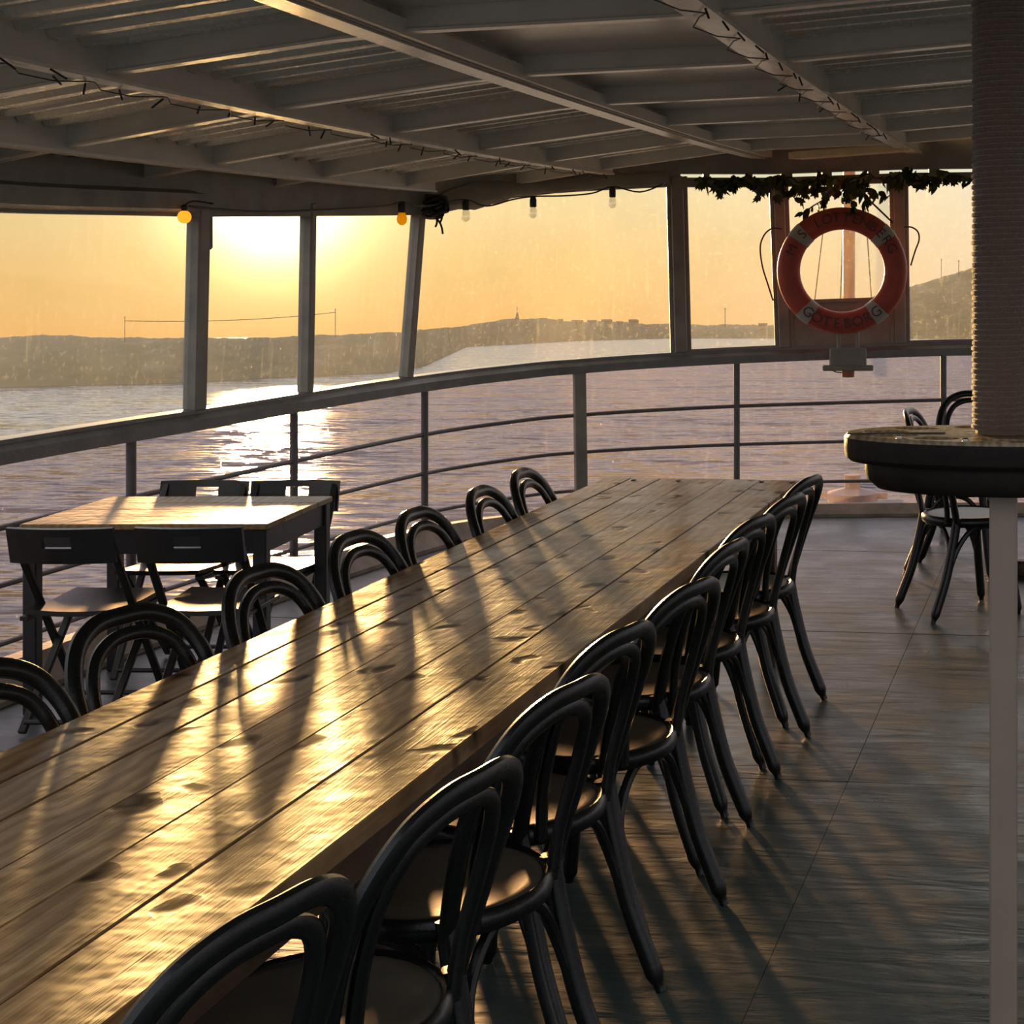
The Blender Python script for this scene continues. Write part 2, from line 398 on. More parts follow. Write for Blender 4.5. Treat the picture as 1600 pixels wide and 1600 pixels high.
def rail_at(u, off=0.0):
    i = max(0, min(NR - 2, int(u))); f = u - i
    p = RAIL[i].lerp(RAIL[i + 1], f); n = RN[i].lerp(RN[i + 1], f).normalized()
    return p + n * off
def rail_nn(u):
    i = max(0, min(NR - 2, int(u))); return RN[i].lerp(RN[i + 1], u - i).normalized()
U = lambda px: rail_par(px)
UT = [(px, U(px)) for px in (0, 300, 480, 640, 700, 800, 1040, 1210, 1420, 1600)]
SILL = [(0, .88), (U(330), .885), (U(455), .893), (U(660), .91), (U(900), .95), (U(1150), 1.0), (U(1475), 1.045), (U(1900), 1.06), (NR - 40, .95), (NR - 1, .88)]
def sill_z(u): return lerp_table(SILL, u)
FASC = [(0, 1.845)] + [(U(p), z) for p, z in ((0, 1.845), (300, 1.865), (480, 1.895), (640, 1.93), (700, 1.99), (800, 2.06), (1040, 2.145), (1210, 2.15), (1420, 2.185), (1700, 2.2))] + [(NR - 1, 2.0)]
def fasc_z(u): return lerp_table(FASC, u)
ROOFX = [(-4.7, 1.87), (-4.1, 1.985), (-3.7, 2.058), (-2.9, 2.188), (-2.03, 2.30), (-1.04, 2.335), (0, 2.42), (1.5, 2.44), (3.2, 2.34), (4.5, 2.12), (6.2, 1.87)]
def roof_z(x, y): return lerp_table(ROOFX, x) + .004 * (max(0, abs(y - 6.8) - .5)) ** 2
def side_x(y, off):
    """x of the outline on both sides at a given y, pushed outwards by off"""
    xs = []
    P = [RAIL[i] - RN[i] * off for i in range(NR)]
    for a, b in zip(P, P[1:]):
        if (a.y - y) * (b.y - y) <= 0 and a.y != b.y:
            xs.append(a.x + (b.x - a.x) * (y - a.y) / (b.y - a.y))
    return (min(xs), max(xs)) if len(xs) >= 2 else None

# ------------------------------------------------------------------ floor
b = MB()
ys = [-1.4 + .4 * i for i in range(60)]; ys = [y for y in ys if side_x(y, .02)]
ys.append(10.6)
secs = []
for y in ys:
    a = side_x(y, .02)
    if a: secs.append([Vector((a[0] + (a[1] - a[0]) * k / 8, y, -.02)) for k in range(9)])
b.sweep(secs, closed_sec=False)
floor = b.build('floor', M['hull']); tag(floor, 'dark green painted deck with worn patches', None, None, 'structure')
XS = [-4.38, -3.16, -1.94, -.72, .50, 1.72, 2.94, 4.16, 5.4]
YS = [-1.2, .92, 2.98, 5.05, 7.10, 9.10, 11.2]
def clip_rect(x0, x1, y0, y1):
    pts = [(x0, y0), (x1, y0), (x1, y1), (x0, y1)]
    poly = [(RAIL[i] - RN[i] * .0) for i in range(0, NR)]
    bm2 = bmesh.new()
    # clip the rectangle row by row against the outline
    rows = []
    n = max(2, int((y1 - y0) / .12))
    for k in range(n + 1):
        y = y0 + (y1 - y0) * k / n; s = side_x(y, 0)
        if not s: continue
        a, c_ = max(x0, s[0]), min(x1, s[1])
        if c_ - a > .01: rows.append((a, c_, y))
    bm2.free(); return rows
for xi in range(len(XS) - 1):
    for yi in range(len(YS) - 1):
        rows = clip_rect(XS[xi] + .001, XS[xi + 1] - .001, YS[yi] + .004, YS[yi + 1] - .004)
        if len(rows) < 2: continue
        m_ = MB(); dz = rnd.uniform(-.0015, .0)
        m_.sweep([[Vector((a, y, dz)), Vector((c_, y, dz)), Vector((c_, y, -.018)), Vector((a, y, -.018))] for a, c_, y in rows])
        m_.build('deck_panel', M['deck'], floor)

# coaming at the foot of the rail, the hull side below it
def rail_sweep(sec, u0, u1, step=1.0):
    n = max(2, int((u1 - u0) / step)); return [sec(u0 + (u1 - u0) * k / n) for k in range(n + 1)]
COAM = [(0, .12), (U(600), .115), (U(1000), .075), (NR - 1, .09)]
def coam_sec(u):
    h = lerp_table(COAM, u); w = .05 + h * .9; z = Vector((0, 0, 1))
    return [rail_at(u, -.06) + z * (h - .005), rail_at(u, .03) + z * h, rail_at(u, w) + z * .022, rail_at(u, w) + z * .001, rail_at(u, -.06) - z * .02]
trim = MB().sweep(rail_sweep(coam_sec, 0, NR - 1.001)).build('trim_1', M['coaming']); tag(trim, 'sloping timber coaming along the foot of the rail', None, None, 'structure')
hull = MB().sweep([[rail_at(u, -.02) - UP * .021, rail_at(u, -.12) - UP * .03, rail_at(u, .35) - UP * 4.4, rail_at(u, .45) - UP * 4.4] for u in [k * 3.0 for k in range(int((NR - 1) / 3) + 1)]]).build('wall_hull', M['hull'])
tag(hull, 'ship side below the deck edge', None, None, 'structure')

# ------------------------------------------------------------------ rail with its stanchions, sill above it, screens
LEAN = .05
def sill_sec(u):
    z = sill_z(u); q = Vector((0, 0, 1))
    return [rail_at(u, -.06) + q * z, rail_at(u, .055) + q * z, rail_at(u, .055) + q * (z + .05), rail_at(u, .03) + q * (z + .075), rail_at(u, .03) + q * (z + .092), rail_at(u, -.06) + q * (z + .092)]
sill = MB().sweep(rail_sweep(sill_sec, 0, NR - 1.001)).build('trim_2', M['sill'], smooth=False); tag(sill, 'dark grey painted sill running above the rail', None, None, 'structure')
railing = thing('railing', 'dark steel deck rail with three round bars below the windows', 'railing', (0, 0, 0))
UEND = NR - 1.001
for fr, rad in ((.72, .0125), (.47, .0115), (.215, .011)):
    path = [rail_at(u, .012) + UP * (sill_z(u) * fr) for u in [k * .5 for k in range(int(UEND * 2))]]
    MB().tube(path, rad, n=8).build('bar', M['rail'], railing, True)
STAN = [-520, -180, 201, 456, 661, 1151, 1474, 1840]
for p in STAN:
    u = U(p); a = rail_at(u, .012)
    MB().tube([a + UP * (lerp_table(COAM, u) - .02), a + UP * (sill_z(u) + .01)], .021, n=10).build('stanchion', M['rail'], railing, True)
for u in [k * 13.0 for k in range(1, 4)] + [NR - 14.0 * k for k in range(1, 7)]:
    a = rail_at(u, .012)
    MB().tube([a + UP * .07, a + UP * (sill_z(u) + .01)], .021, n=10).build('stanchion', M['rail'], railing, True)
u = U(904); a = rail_at(u, .02)
MB().bar(a + UP * .06 + rail_nn(u) * .06, a + UP * (sill_z(u) + .01), .075, .06, .006, up=rail_nn(u)).build('timber_stanchion', M['frame'], railing)

# lower clear screens between the stanchions
WN = [0]
def window(u0, u1, zlo, zhi, off_lo, off_hi, mat, label, framed=False, par=None):
    WN[0] += 1
    w = bpy.data.objects.new('window_%d' % WN[0], None); COL.objects.link(w); w.location = rail_at((u0 + u1) / 2, 0); tag(w, label, None, None, 'structure')
    L = Vector(w.location); n = 14; s_ = []
    for k in range(n + 1):
        u = u0 + (u1 - u0) * k / n
        s_.append([rail_at(u, off_lo) + UP * zlo(u) - L, rail_at(u, off_hi) + UP * zhi(u) - L])
    MB().sweep(s_, closed_sec=False).build('pane', mat, w)
    return w
marks = [0, 14, 28, U(-180), U(201), U(456), U(661), U(904), U(1151), U(1474), U(1840)]
marks = sorted(set(marks)); marks += [NR - 75, NR - 56, NR - 38, NR - 19, NR - 1.01]
marks = [m for i, m in enumerate(marks) if i == 0 or m > marks[i - 1] + 1]
for a, c_ in zip(marks, marks[1:]):
    window(a, c_, lambda u: lerp_table(COAM, u) - .02, lambda u: sill_z(u) + .01, -.035, -.035, M['film'], 'tinted clear screen behind the deck rail')

# posts between the upper windows
POSTS = [(-330, -300, .085), (304, 311, .085), (477, 482, .05), (634, 655, .055), (1064, 1057, .085), (1226, 1216, .075), (1407, 1404, .075), (1700, 1700, .08)]
wall = thing('wall_left', 'painted timber posts and header framing the windows of the aft deck', None); wall['kind'] = 'structure'; del wall['label']; wall['label'] = 'painted timber posts and header framing the windows'
PU = []
for pb, pt, w in POSTS:
    ub, ut = U(pb), rail_par(pt, LEAN); PU.append((ub, ut))
    zb, zt = sill_z(ub) + .088, fasc_z(ut) + .07
    A = rail_at(ub, 0) + UP * zb; B = rail_at(ut, LEAN) + UP * zt
    MB().bar(A, B, w, .075, .008, up=rail_nn(ub)).build('post', M['frame'], wall)
    if pb in (1064, 1226, 1407):                 # moulded stop on the stern posts
        for sgn in (-1, 1):
            tt = (RAIL[int(ub) + 1] - RAIL[int(ub)]).normalized() * (sgn * (w / 2 + .012))
            MB().bar(A + tt + UP * .0, B + tt, .026, .045, .004, up=rail_nn(ub)).build('post_moulding', M['frame'], wall)
    if pb == 304:                                # rounded knee at the head of the post
        tt = (RAIL[int(ub) + 1] - RAIL[int(ub)]).normalized()
        MB().bar(B - UP * .22 + tt * .055, B + tt * .055, .03, .06, .01, up=rail_nn(ub)).build('knee', M['frame'], wall)
for u in (14, 30, NR - 75, NR - 56, NR - 38, NR - 19):
    PU.append((u, u)); A = rail_at(u, 0) + UP * (sill_z(u) + .088); B = rail_at(u, LEAN) + UP * (fasc_z(u) + .07)
    MB().bar(A, B, .085, .075, .008, up=rail_nn(u)).build('post', M['frame'], wall)
PU.sort(); PU = PU + [(NR - 10.01, NR - 10.01)]
names = {304: 'window'}
U6 = U(1226); U7 = U(1407)
for (a0, a1), (b0, b1) in zip(PU, PU[1:]):
    if b0 - a0 < 2: continue
    WN[0] += 1
    w = bpy.data.objects.new('window_%d' % WN[0], None); COL.objects.link(w); w.location = rail_at((a0 + b0) / 2, 0); tag(w, 'dusty upper window pane with salt specks', None, None, 'structure')
    L = Vector(w.location); n = 14; s_ = []
    life = abs(a0 - U6) < .5
    for k in range(n + 1):
        u = a0 + (b0 - a0) * k / n; v_ = a1 + (b1 - a1) * k / n
        zl = sill_z(u) + .085
        P0 = rail_at(u, 0) + UP * zl; P1 = rail_at(v_, LEAN) + UP * (fasc_z(v_) + .02)
        s_.append([P0 - rail_nn(u) * .01 - L, P1 - rail_nn(v_) * .01 - L])
    if life:
        s_ = [[p.lerp(q, .27), q] for p, q in s_]
    MB().sweep(s_, closed_sec=False).build('pane', M['pane'], w)
    # thin inner bead round the pane
    if a0 > U(1000) and b0 < U(1900):
        for (k0, f0), (k1, f1) in (((0, 0), (n, 0)),):
            bead = MB()
            bead.sweep([[p + rail_nn(a0) * .0, p + rail_nn(a0) * .03, p + rail_nn(a0) * .03 + UP * .022, p + UP * .022] for p, q in s_]).build('glazing_bead', M['frame'], w)
    if life:
        q = MB(); 
        lo = [rail_at(a0 + (b0 - a0) * k / n, 0) + UP * (sill_z(a0) + .085) - L for k in range(n + 1)]
        q.sweep([[lo[k] - RN[int(a0)] * .02, lo[k] + RN[int(a0)] * .01, s_[k][0] + RN[int(a0)] * .01, s_[k][0] - RN[int(a0)] * .02] for k in range(n + 1)]).build('lower_panel', M['frame'], w)

# fascia / header above the windows
uS = U(1062)
def fasc_sec(u, lo=None, hi=None):
    p = rail_at(u, LEAN); zl = fasc_z(u) if lo is None else lo(u); zh = roof_z(p.x, p.y) + .085 if hi is None else hi(u)
    return [rail_at(u, LEAN - .06) + UP * zl, rail_at(u, LEAN + .03) + UP * zl, rail_at(u, LEAN + .03) + UP * zh, rail_at(u, LEAN - .06) + UP * zh]
MB().sweep(rail_sweep(fasc_sec, 9, uS)).build('fascia', M['fascia'], wall)
uE = U(1700)
MB().sweep(rail_sweep(lambda u: fasc_sec(u, None, lambda q: fasc_z(q) + .06), uS, uE)).build('header', M['fascia'], wall)
MB().sweep(rail_sweep(lambda u: fasc_sec(u, lambda q: fasc_z(q) + .085, None), uS, uE)).build('header', M['fascia'], wall)
MB().sweep(rail_sweep(fasc_sec, uE, NR - 10.01)).build('fascia', M['fascia'], wall)
for k in range(9):                                # short blocks closing the ventilation slit here and there
    u = uS + (uE - uS) * (k + .5) / 9 + rnd.uniform(-.6, .6)
    MB().sweep([fasc_sec(u + du, lambda q: fasc_z(q) + .058, lambda q: fasc_z(q) + .087) for du in (0, .35 + rnd.random() * .6)]).build('packing_block', M['fascia'], wall)
# box ledge along the left fascia
MB().sweep([[rail_at(u, LEAN + .03) + UP * (fasc_z(u) + .012), rail_at(u, LEAN + .11) + UP * (fasc_z(u) + .03), rail_at(u, LEAN + .11) + UP * (fasc_z(u) + .10), rail_at(u, LEAN + .03) + UP * (fasc_z(u) + .12)] for u in [k * 1.0 for k in range(9, int(U(290)))]]).build('ledge', M['fascia'], wall)

# ------------------------------------------------------------------ ceiling
OV = .10
yr = [1.0 + .25 * i for i in range(60)]  # unseen near edge of the roof, cut short to let skylight in under it
yr = [y for y in yr if side_x(y, OV) and y < 10.7] + [10.72]
secs = []
for y in yr:
    s = side_x(y, OV)
    if s: secs.append([Vector((s[0] + (s[1] - s[0]) * k / 20, y, roof_z(s[0] + (s[1] - s[0]) * k / 20, y) + .115)) for k in range(21)])
top = [[p + UP * .03 for p in q] for q in secs]
b = MB(); b.sweep(secs, closed_sec=False); b.sweep(top, closed_sec=False)
ceiling = b.build('ceiling', M['panel'], None, True); tag(ceiling, 'painted roof over the aft deck carried on a grid of beams', None, None, 'structure')
def beam_path(x, y0, y1, dz): return [Vector((x, y0 + (y1 - y0) * k / 24, roof_z(x, y0 + (y1 - y0) * k / 24) + dz)) for k in range(25)]
def rect_sweep(path, w, h, side):
    return [[p - side * w / 2, p + side * w / 2, p + side * w / 2 + UP * h, p - side * w / 2 + UP * h] for p in path]
X_ = Vector((1, 0, 0)); Y_ = Vector((0, 1, 0))
LONG = [(-3.70, 8.9, .045), (-2.90, 9.75, .05), (-2.03, 10.18, .06), (-1.04, 10.36, .075), (.35, 10.5, .05), (1.6, 10.45, .05), (2.8, 10.2, .05), (4.2, 9.4, .05)]
for x, y1, w in LONG:
    lb = MB().sweep(rect_sweep(beam_path(x, 1.02, y1, .0), w, .115, X_)).build('longitudinal_beam', M['beam'], ceiling)
    MB().sweep(rect_sweep(beam_path(x, 1.02, y1, -.006), w + .022, .012, X_)).build('flange', M['flange'], lb)
    if x in (-2.03,):
        MB().sweep(rect_sweep([p + X_ * .075 for p in beam_path(x, 1.02, y1, .004)], .02, .05, X_)).build('cable_tray', M['beam'], lb)
        MB().tube([p + X_ * (.055 + .006 * math.sin(i * 1.7)) + UP * .004 for i, p in enumerate(beam_path(x, 1.02, y1, .0))], .006, n=6).build('cable', M['white'], lb, True)
CY_ = [4.51 + 1.005 * k for k in range(-5, 6)]
for y in CY_:
    s = side_x(y, -.02)
    if not s or y < 1.0: continue
    xs = [s[0] + (s[1] - s[0]) * k / 40 for k in range(41)]
    path = [Vector((x, y, roof_z(x, y) + .018)) for x in xs]
    cb = MB().sweep(rect_sweep(path, .034, .10, Y_)).build('cross_beam', M['beam'], ceiling)
    MB().sweep(rect_sweep([p - UP * .006 for p in path], .05, .009, Y_)).build('flange', M['flange'], cb)
BAYX = [-4.6, -3.70, -2.90, -2.03, -1.04, .35, 1.6, 2.8, 4.2, 6.0]
YB = [CY_[0] - 1.005] + CY_ + [CY_[-1] + 1.0]
for bi in range(len(BAYX) - 1):
    x0, x1 = BAYX[bi] + .026, BAYX[bi + 1] - .026
    for y0, y1 in zip(YB, YB[1:]):
        y0 += .02; y1 -= .02; y1 = min(y1, 10.55)
        if y1 - y0 < .2 or y1 < 1.3: continue
        y0 = max(y0, 1.03)
        if bi == 3:                               # the smooth panelled bay
            rows = []
            for k in range(7):
                y = y0 + (y1 - y0) * k / 6; s = side_x(y, .02)
                if not s: continue
                a, c_ = max(x0, s[0]), min(x1, s[1])
                if c_ - a > .05: rows.append([Vector((a + (c_ - a) * j / 3, y, roof_z(a + (c_ - a) * j / 3, y) + .085)) for j in range(4)])
            if len(rows) > 1:
                m_ = MB(); m_.sweep(rows, closed_sec=False); m_.sweep([[p + UP * .012 for p in q] for q in rows], closed_sec=False); m_.build('ceiling_panel', M['panel'], ceiling, True)
            continue
        rows = []; n = max(6, int((y1 - y0) / .0125)); pit = .1435
        for k in range(n + 1):
            y = y0 + (y1 - y0) * k / n; s = side_x(y, .02)
            if not s: continue
            a, c_ = max(x0, s[0]), min(x1, s[1])
            if c_ - a < .05: continue
            ph = (y / pit) % 1.0
            hgt = .034 * max(0, min(1, (abs(ph - .5) - .13) / .15))
            rows.append([Vector((a + (c_ - a) * j / 5, y, roof_z(a + (c_ - a) * j / 5, y) + .075 + hgt)) for j in range(6)])
        if len(rows) > 2: MB().sweep(rows, closed_sec=False).build('corrugated_sheet', M['sheet'], ceiling)

# bare timber ventilator frame let into the roof near the stern
vent = thing('vent_frame', 'bare timber ventilator frame under the roof above the lifebuoy', 'frame')
zf = roof_z(-1.5, 9.7) - .01
pA, pB = at(1238, 243, d=9.75), at(1415, 230, d=9.75)
for p0, p1 in ((pA, pB), (pA + Y_ * .28 + UP * .015, pB + Y_ * .28 + UP * .015)):
    MB().bar(p0, p1, .05, .045, .004).build('rail', M['strip'], vent)
MB().bar(pA, pA + Y_ * .28 + UP * .015, .05, .04, .004).build('stile', M['strip'], vent); MB().bar(pB, pB + Y_ * .28 + UP * .015, .05, .04, .004).build('stile', M['strip'], vent)

# ------------------------------------------------------------------ sea, shore and what stands on it
H = 4.0
sea = MB(); S = 2600
sea.add([(-S, -S, 0), (S, -S, 0), (S, S, 0), (-S, S, 0)], [(0, 1, 2, 3)])
so = sea.build('sea', M['sea'])
fy = (FWD - SEAUP * FWD.dot(SEAUP)).normalized(); fx = fy.cross(SEAUP)
so.matrix_world = Matrix.Translation(EYE - SEAUP * H) @ Matrix((fx, fy, SEAUP)).transposed().to_4x4()
tag(so, 'choppy water with a golden sun path', None, None, 'structure')
SHORE = [(-900, 610), (0, 605), (290, 598), (465, 588), (596, 583), (660, 572), (728, 542), (900, 533), (1046, 529), (1215, 529), (1520, 529), (2600, 529)]
TOP = [(-900, 520), (0, 527), (60, 523), (130, 526), (210, 527), (300, 528), (360, 528), (470, 525), (560, 522), (640, 516), (700, 513), (740, 507), (775, 501), (800, 497), (855, 497), (885, 503), (960, 503), (1046, 506), (1110, 508), (1200, 507),
       (1290, 482), (1340, 470), (1425, 447), (1470, 433), (1520, 419), (1600, 402), (1800, 372), (2600, 380)]
rn2 = random.Random(3)
rows = []
ph = [rn2.uniform(0, 6) for _ in range(6)]
def ridge(px): return sum(a * math.sin(px * w + p) for a, w, p in zip((1.2, .9, .8, .6, .5), (.031, .067, .13, .29, .47), ph))
for k in range(560):
    px = -900 + k * 6.2; ys_ = lerp_table(SHORE, px); d0 = H * F / max(1.0, ys_ - HOR); d0 = min(d0, 2100)
    yt = lerp_table(TOP, px) + .6 * ridge(px)
    d1 = d0 * 1.025 + 3
    P0 = at(px, HOR + H * F / d0, d=d0); P1 = at(px, yt, d=d1)
    row = [P0 - SEAUP * .5]
    for f_ in (.12, .3, .55, .8, 1.0):
        g_ = math.sin(f_ * math.pi / 2) ** .85
        q = P0.lerp(P1, f_); q = Vector((q.x, q.y, P0.z + (P1.z - P0.z) * g_))
        if f_ < 1: q += UP * .03 * math.sin(px * .05 + f_ * 9) * (P1.z - P0.z)
        row.append(q)
    row.append(P1 + (P1 - EYE).normalized() * d0 * .5 - UP * .12 * (P1.z - P0.z))
    rows.append(row)
shore = MB().sweep(rows, closed_sec=False).build('far_shore', M['land'], None, True); tag(shore, 'low hazy headland across the water', None, None, 'structure')
def land_base(px): 
    d0 = min(H * F / max(1.0, lerp_table(SHORE, px) - HOR), 2100); return d0 * 1.025 + 3
far = [(195, 494, 531, 'thin power pole on the shore behind the leftmost window'), (524, 482, 526, 'thin power pole on the shore right of the sun path'), (1133, 481, 509, 'thin mast on the shore left of the lifebuoy'),
       (1471, 404, 437, 'left of two thin masts on the hill beside the rope column'), (1498, 406, 430, 'right of two thin masts on the hill beside the rope column')]
poles = []
for px, y0, y1, lab in far:
    d = land_base(px) * .99; a, c_ = at(px, y0, d=d), at(px, y1 + 6, d=d); r_ = .55 * d / F
    o = thing('power_pole' if px < 600 else 'radio_mast', lab, 'pole', c_)
    MB().tube([Vector((0, 0, 0)), a - c_], r_, n=6).build('shaft', M['pole'], o)
    MB().bar(a - c_ - UP * 2.2 * d / F * 1.0 - RGT * d * 1.6 / F, a - c_ - UP * 2.2 * d / F + RGT * d * 1.6 / F, r_ * 1.2, r_ * 1.2).build('crossarm', M['pole'], o)
    poles.append((a, d))
wire = MB(); A0, A1 = poles[0][0] - UP * .4, poles[1][0] - UP * .4
wire.tube([A0.lerp(A1, k / 12) - UP * (4 * (k / 12) * (1 - k / 12)) * .35 for k in range(13)], .035, n=4)
wo_ = wire.build('power_line', M['pole']); tag(wo_, 'faint overhead power line between the two shore poles', 'cable')
d = land_base(808) * .985
bt = thing('beacon_tower', 'small beacon tower on the hilltop seen through the wide window', 'tower', at(808, 499, d=d))
s1 = d / F
MB().lathe([(3.6 * s1, 0), (2.2 * s1, 7 * s1), (1.2 * s1, 11 * s1)], n=8).build('base', M['pole'], bt)
MB().tube([Vector((0, 0, 10 * s1)), Vector((0, 0, 20 * s1))], .5 * s1, n=6).build('mast', M['pole'], bt)
HS = [(876, 505, 7, 7, 'small house with a tall gable, leftmost on the ridge right of the beacon'), (902, 506, 16, 6, 'long low house on the ridge, second right of the beacon'), (925, 506, 13, 6, 'low house on the ridge, third right of the beacon'),
      (948, 506, 15, 7, 'broad house on the ridge, fourth right of the beacon'), (968, 507, 10, 5, 'small house on the ridge, fifth right of the beacon'), (990, 507, 14, 8, 'tallest house on the ridge, rightmost in the wide window'), (1192, 510, 13, 5, 'lone low house on the shore just left of the lifebuoy')]
for px, y, w, h, lab in HS:
    d = land_base(px) * .985; s1 = d / F; o = thing('house', lab, 'house', at(px, y, d=d), TH, 'houses on the ridge')
    MB().box((0, 0, h * .28 * s1), (w * s1, w * .6 * s1, h * .62 * s1)).build('walls', M['house'], o)
    hw, hd = w * .54 * s1, w * .36 * s1; z0 = h * .58 * s1; z1 = h * s1
    MB().add([(-hw, -hd, z0), (hw, -hd, z0), (hw, hd, z0), (-hw, hd, z0), (-hw, 0, z1), (hw, 0, z1)], [(0, 1, 5, 4), (2, 3, 4, 5), (0, 4, 3), (1, 2, 5), (0, 3, 2, 1)]).build('roof', M['pole'], o)

# ------------------------------------------------------------------ long table
tbl = thing('long_table', 'long varnished pine plank table running down the deck', 'table', (-1.555, 3.75, 0))
TL = Vector(tbl.location)
PX = [-1.965, -1.853, -1.727, -1.588, -1.448, -1.300, -1.145]
GAP = [0, .0045, .003, .0012, .0016, .0026, 0]
for i, (a, c_) in enumerate(zip(PX, PX[1:])):
    a, c_ = a + GAP[i] / 2, c_ - GAP[i + 1] / 2; dz = rnd.uniform(-.001, .001)
    MB().box(((a + c_) / 2 - TL.x, rnd.uniform(-.004, .004), .73 + dz), (c_ - a, 5.62, .04), None, .0022).build('plank', M['plank'], tbl)
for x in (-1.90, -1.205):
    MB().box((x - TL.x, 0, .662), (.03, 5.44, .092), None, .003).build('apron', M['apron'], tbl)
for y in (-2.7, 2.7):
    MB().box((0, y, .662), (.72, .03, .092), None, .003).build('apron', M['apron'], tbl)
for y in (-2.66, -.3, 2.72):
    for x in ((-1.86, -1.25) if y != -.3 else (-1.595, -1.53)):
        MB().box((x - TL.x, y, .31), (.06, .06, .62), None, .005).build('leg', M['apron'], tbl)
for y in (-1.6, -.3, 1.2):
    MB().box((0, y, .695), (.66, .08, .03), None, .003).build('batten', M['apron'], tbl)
for x, y in ((-.27, 2.74), (-.08, 2.74), (.27, 2.745)):
    MB().box((x, y, .7515), (.014, .03, .003), None, .001).build('screw_plate', M['cable'], tbl)

# ------------------------------------------------------------------ bentwood chairs
CH = .87
def bentwood():
    root = thing('bentwood_chair', 'x', 'chair')
    # seat with a shallow dish, and the ring round it
    pr = [(0.0001, .452), (.06, .4525), (.12, .455), (.170, .460), (.189, .463), (.196, .460), (.196, .450), (.0001, .446)]
    sm = MB().lathe([(r_, z) for r_, z in pr], n=32, cap0=False, cap1=False)
    sm.build('seat', M['seat'], root, True)
    ring = [Vector((.205 * math.cos(a), .205 * math.sin(a), .446)) for a in [2 * math.pi * k / 32 for k in range(32)]]
    MB().tube(ring, .022, .012, n=8, closed=True, ref=(0, 0, 1)).build('seat_rim', M['black'], root, True)
    hp = [(-.170, -.140, .425), (-.182, -.160, .515), (-.194, -.185, .605), (-.197, -.214, .69), (-.182, -.246, .762), (-.142, -.274, .818), (-.076, -.294, .848), (0, -.30, CH - .018)]
    hp = hp + [(-x, y, z) for x, y, z in hp[-2::-1]]
    MB().tube(catmull(hp, 5), .0155, .021, n=10, ref=(0, 1, .4)).build('back_hoop', M['black'], root, True)
    ip = [(-.130, -.170, .44), (-.140, -.180, .535), (-.150, -.203, .63), (-.146, -.228, .712), (-.116, -.254, .774), (-.062, -.270, .806), (0, -.276, .814)]
    ip = ip + [(-x, y, z) for x, y, z in ip[-2::-1]]
    MB().tube(catmull(ip, 5), .012, .0165, n=10, ref=(0, 1, .4)).build('inner_hoop', M['black'], root, True)
    for s in (-1, 1):
        lp = catmull([(s * .170, -.140, .47), (s * .172, -.160, .36), (s * .178, -.200, .20), (s * .187, -.250, .07), (s * .192, -.278, .0)], 6)
        MB().tube(lp, lambda t_: .022 if t_ < .84 else (.018 if t_ < .9 else .0125), n=10).build('leg', M['black'], root, True)
        fp = catmull([(s * .150, .130, .45), (s * .156, .140, .34), (s * .168, .158, .17), (s * .178, .174, .05), (s * .181, .180, .0)], 6)
        MB().tube(fp, lambda t_: .021 if t_ < .84 else (.017 if t_ < .9 else .0125), n=10).build('leg', M['black'], root, True)
        sp = catmull([(s * .180, -.196, .20), (s * .183, -.150, .32), (s * .187, -.085, .405), (s * .189, -.01, .428), (s * .185, .065, .405), (s * .173, .122, .32), (s * .169, .153, .20)], 4)
        MB().tube(sp, .013, n=8).build('brace', M['black'], root, True)
    for y0, ya in ((-.196, -.168), (.155, .138)):
        fp = catmull([(-.174, y0, .20), (-.145, ya, .32), (-.085, ya * .98, .405), (0, ya * .98, .428), (.085, ya * .98, .405), (.145, ya, .32), (.174, y0, .20)], 4)
        MB().tube(fp, .012, n=8).build('brace', M['black'], root, True)
    return root
ORD = ['nearest', 'second', 'third', 'fourth', 'fifth', 'sixth', 'seventh', 'eighth', 'ninth']
chair0 = bentwood(); used = [False]
def place_chair(x, y, rot, label, group):
    if not used[0]: o = chair0; used[0] = True
    else: o = copy_tree(chair0)
    o.location = (x, y, 0); o.rotation_euler = (0, 0, rot); tag(o, label, 'chair', group); return o
RC = [(1.95, -.967), (2.44, -.91), (2.97, -.92), (3.43, -.95), (3.93, -.915), (4.47, -.95), (4.935, -.96), (5.395, -.94), (5.86, -.955)]
for i, (y, x) in enumerate(RC):
    lab = 'black bentwood chair on the open-floor side of the long table, %s' % ('nearest the camera' if i == 0 else ('farthest from the camera' if i == 8 else ORD[i] + ' from the near end'))
    place_chair(x - .30, y, R(79) + R(rnd.uniform(-4, 4)), lab, 'chairs on the open side of the long table')
LC = [(2.84, -2.145), (3.34, -2.155), (3.88, -2.10), (4.42, -2.09), (4.88, -2.095), (5.40, -2.075), (5.885, -2.095)]
for i, (y, x) in enumerate(LC):
    lab = 'black bentwood chair on the window side of the long table, %s' % ('nearest the camera' if i == 0 else ('farthest from the camera' if i == 6 else ORD[i] + ' from the near end'))
    place_chair(x + .30, y, R(-90 - (10, 10, 5, 3, 3, 0, 0)[i]) + R(rnd.uniform(-2, 2)), lab, 'chairs on the window side of the long table')
place_chair(-.515, 7.615, R(-58), 'black bentwood chair in front of the pedestal table by the grey post', 'chairs round the pedestal table')
place_chair(-.60, 8.58, R(-96), 'black bentwood chair left of the pedestal table, tilted hoop above the round bar top', 'chairs round the pedestal table')
place_chair(-.66, 9.52, R(172), 'black bentwood chair behind the pedestal table with its hoop against the rail', 'chairs round the pedestal table')
place_chair(.16, 7.42, R(5), 'black bentwood chair right of the grey post, mostly outside the picture', 'chairs round the pedestal table')

